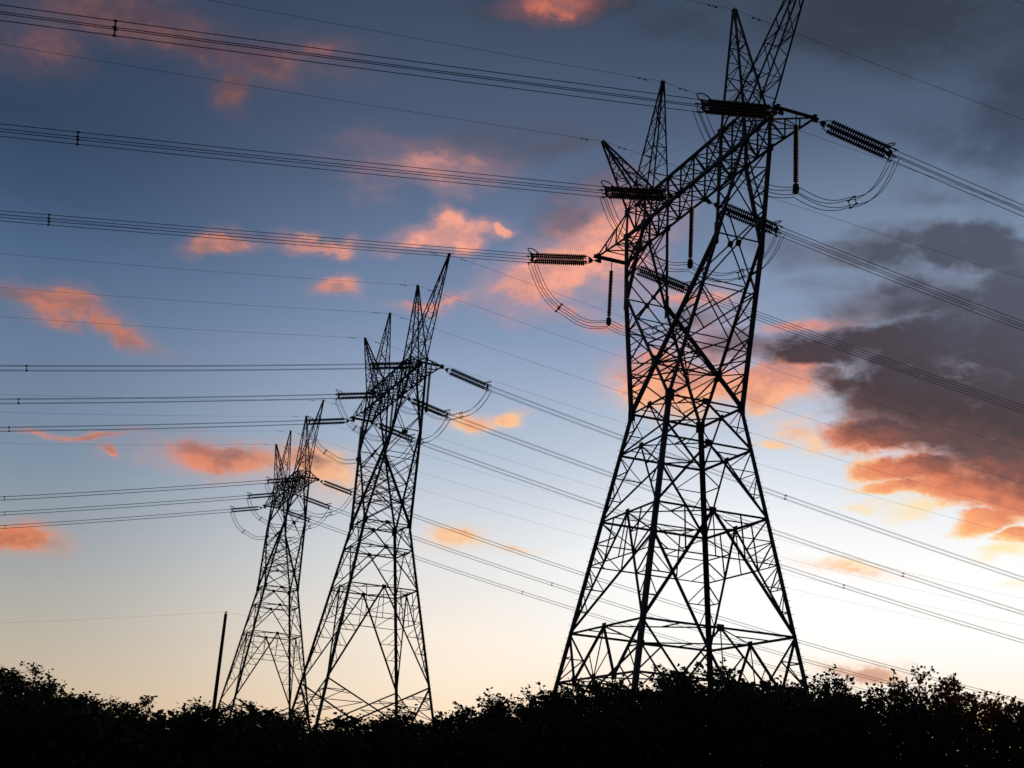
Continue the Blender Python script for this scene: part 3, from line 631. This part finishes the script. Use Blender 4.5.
def shrub_mesh(seed, nst, spread, dens, lsize):
    """a shrub about 1 m tall scale-free: returns stems and foliage for a plant with top at z = 4"""
    rng = random.Random(seed); st = MB(); fo = MB(); H = 4.0
    def twig(p, d, ln, r):
        n = max(3, int(ln / 0.13)); q = [p]; dd = d.normalized()
        for k in range(n):
            dd = (dd + V((rng.gauss(0, 0.16), rng.gauss(0, 0.16), rng.gauss(0.05, 0.12)))).normalized(); q.append(q[-1] + dd * ln / n)
        st.tube(q, [max(0.004, r * (1 - 0.8 * k / n)) for k in range(n + 1)], 4, False)
        for k in range(1, n + 1):
            for j in range(dens):
                if rng.random() < 0.92:
                    a = rng.uniform(0, 6.283); out = V((math.cos(a), math.sin(a), rng.uniform(-0.35, 0.9)))
                    leaf(fo, q[k] + V((rng.gauss(0, 0.05), rng.gauss(0, 0.05), rng.gauss(0, 0.05))), out, lsize * rng.uniform(0.6, 1.25), rng)
        leaf(fo, q[-1], dd, lsize * 1.1, rng)
        return q
    for i in range(nst):
        a = 6.283 * i / nst + rng.uniform(-0.4, 0.4); rad = spread * math.sqrt(rng.uniform(0.05, 1)); topz = H * rng.uniform(0.84, 1.0) * (1 - 0.15 * (rad / spread) ** 2)
        b = V((0.12 * math.cos(a), 0.12 * math.sin(a), -0.1)); t = V((rad * math.cos(a), rad * math.sin(a), topz)); q = []
        n = 12
        for k in range(n + 1):
            u = k / n; p = lerp(b, t, u); w = math.sin(u * 3.1416) * 0.25; p += V((math.cos(a) * w + rng.gauss(0, 0.03), math.sin(a) * w + rng.gauss(0, 0.03), 0)); q.append(p)
        st.tube(q, [0.045 * (1 - 0.85 * k / n) + 0.004 for k in range(n + 1)], 5, False)
        for k in range(3, n + 1):
            for j in range(3 if k < n else 4):
                aa = rng.uniform(0, 6.283); d = V((math.cos(aa), math.sin(aa), rng.uniform(0.1, 1.3)))
                twig(q[k], d, rng.uniform(0.3, 0.75) * (1.0 if k < n - 1 else 0.6), 0.012)
        for j in range(2): twig(q[-1], V((rng.gauss(0, 0.5), rng.gauss(0, 0.5), 1)), rng.uniform(0.12, 0.32), 0.01)
    return st, fo
PROTO = []
for k, (nst, spr, dn, ls) in enumerate([(12, 1.15, 5, 0.088), (10, 0.95, 5, 0.092), (14, 1.35, 5, 0.084), (9, 0.85, 5, 0.095), (12, 1.1, 5, 0.08)]):
    a, b = shrub_mesh(100 + k, nst, spr, dn, ls)
    PROTO.append((a.mesh('stem', BARK), b.mesh('foliage', LEAF), a, b))
PROTO.append((PROTO[0][0], PROTO[0][3].mesh('foliage', LEAF_SUNSET), None, None))
def shrub(x, y, ztop, pk, wide, rot, label, group):
    gz = ground_z(x, y); h = (ztop - gz); root = put('leafy_shrub', None, None, (x, y, gz), (0, 0, rot))
    tag(root, label, 'shrub', group); st, fo = PROTO[pk][0], PROTO[pk][1]
    s = h / 4.2; root.scale = (wide, wide, s)
    put('stem', st, root); put('foliage', fo, root); return root
rng = random.Random(77)
def where(x):                                   # what the photo shows just behind a shrub, by world x at 25 m
    for lim, w in ((-8.6, 'at the far left end of the hedge'), (-7.3, 'under the orange cloud near the left edge'), (-6.2, 'in the low left hedge under open sky'),
                   (-5.3, 'just left of the leaning pole'), (-4.7, 'at the foot of the leaning pole'), (-3.9, 'below the legs of the smallest pylon'),
                   (-3.0, 'between the smallest and the middle pylon'), (-2.0, 'below the middle of the middle pylon'), (-1.2, 'below the right leg of the middle pylon'),
                   (-0.2, 'right of the middle pylon under open sky'), (0.6, 'in the dip left of the largest pylon'), (1.5, 'beside the left leg of the largest pylon'),
                   (2.5, 'below the left legs of the largest pylon'), (3.8, 'below the middle of the largest pylon'), (5.2, 'below the right legs of the largest pylon'),
                   (6.3, 'just right of the largest pylon'), (7.5, 'under the small low cloud'), (8.6, 'right of the small low cloud'), (99, 'at the right end of the hedge')):
        if x < lim: return w
ROWS = [(24.0, 1.18, 0.0, 'front'), (27.5, 1.35, 0.55, 'second'), (31.5, 1.6, 0.25, 'rear')]
SEEN = {}
for Y, step, off, rn in ROWS:
    k = Y / 25.0; x = -10.6 * k + off
    while x < 11.4 * k:
        xx = x + rng.uniform(-0.2, 0.2); u = xx / k
        zt = line_at(u) * k + {'front': rng.uniform(-0.17, 0.05), 'second': rng.uniform(-0.22, 0.07), 'rear': rng.uniform(-0.5, -0.02)}[rn] + (0.12 if u < -6 else 0.2 if u < 0.3 else 0.40 if 5.4 < u < 7.3 else 0.28) * k
        pk = rng.randrange(5)
        if u > 7.5 and rn == 'rear': x += step; continue
        if u > 5.5 and rng.random() < (0.75 if u > 7.8 else 0.15): pk = 5  # mostly right-end plants take the foliage with the glow in its colour
        w = where(u); shade = {'front': 'dark leafy shrub', 'second': 'dark upright shrub behind the front row', 'rear': 'dark shrub in the rear row'}[rn]
        shrub(xx, Y + rng.uniform(-0.5, 0.5), zt, pk, rng.uniform(0.85, 1.1), rng.uniform(0, 6.28), shade + ' ' + w, 'hedge shrubs ' + w)
        x += step
# the tangle under the shrubs nobody could count
und = MB(); rng = random.Random(5)
for k in range(46000):
    Y = rng.uniform(22.5, 30.5); kk = Y / 25.0; x = rng.uniform(-11.5, 12.2) * kk; gz = ground_z(x, Y)
    zt = line_at(x / kk) * kk - 0.6 + 0.3 * math.sin(x * 2.3 + Y) - (1.3 if x / kk > 7.4 and math.sin(x * 3.1) > -0.5 else 0) ; z = gz + (zt - gz) * rng.uniform(0.0, 1.0) ** 0.8
    leaf(und, V((x, Y, z)), V((rng.uniform(-1, 1), rng.uniform(-1, 1), rng.uniform(-0.3, 1))), rng.uniform(0.13, 0.24), rng)
tag(put('undergrowth', und.mesh('undergrowth', LEAF)), 'dense dark tangle of leaves filling the hedge below the shrub tops', 'undergrowth', kind='stuff')
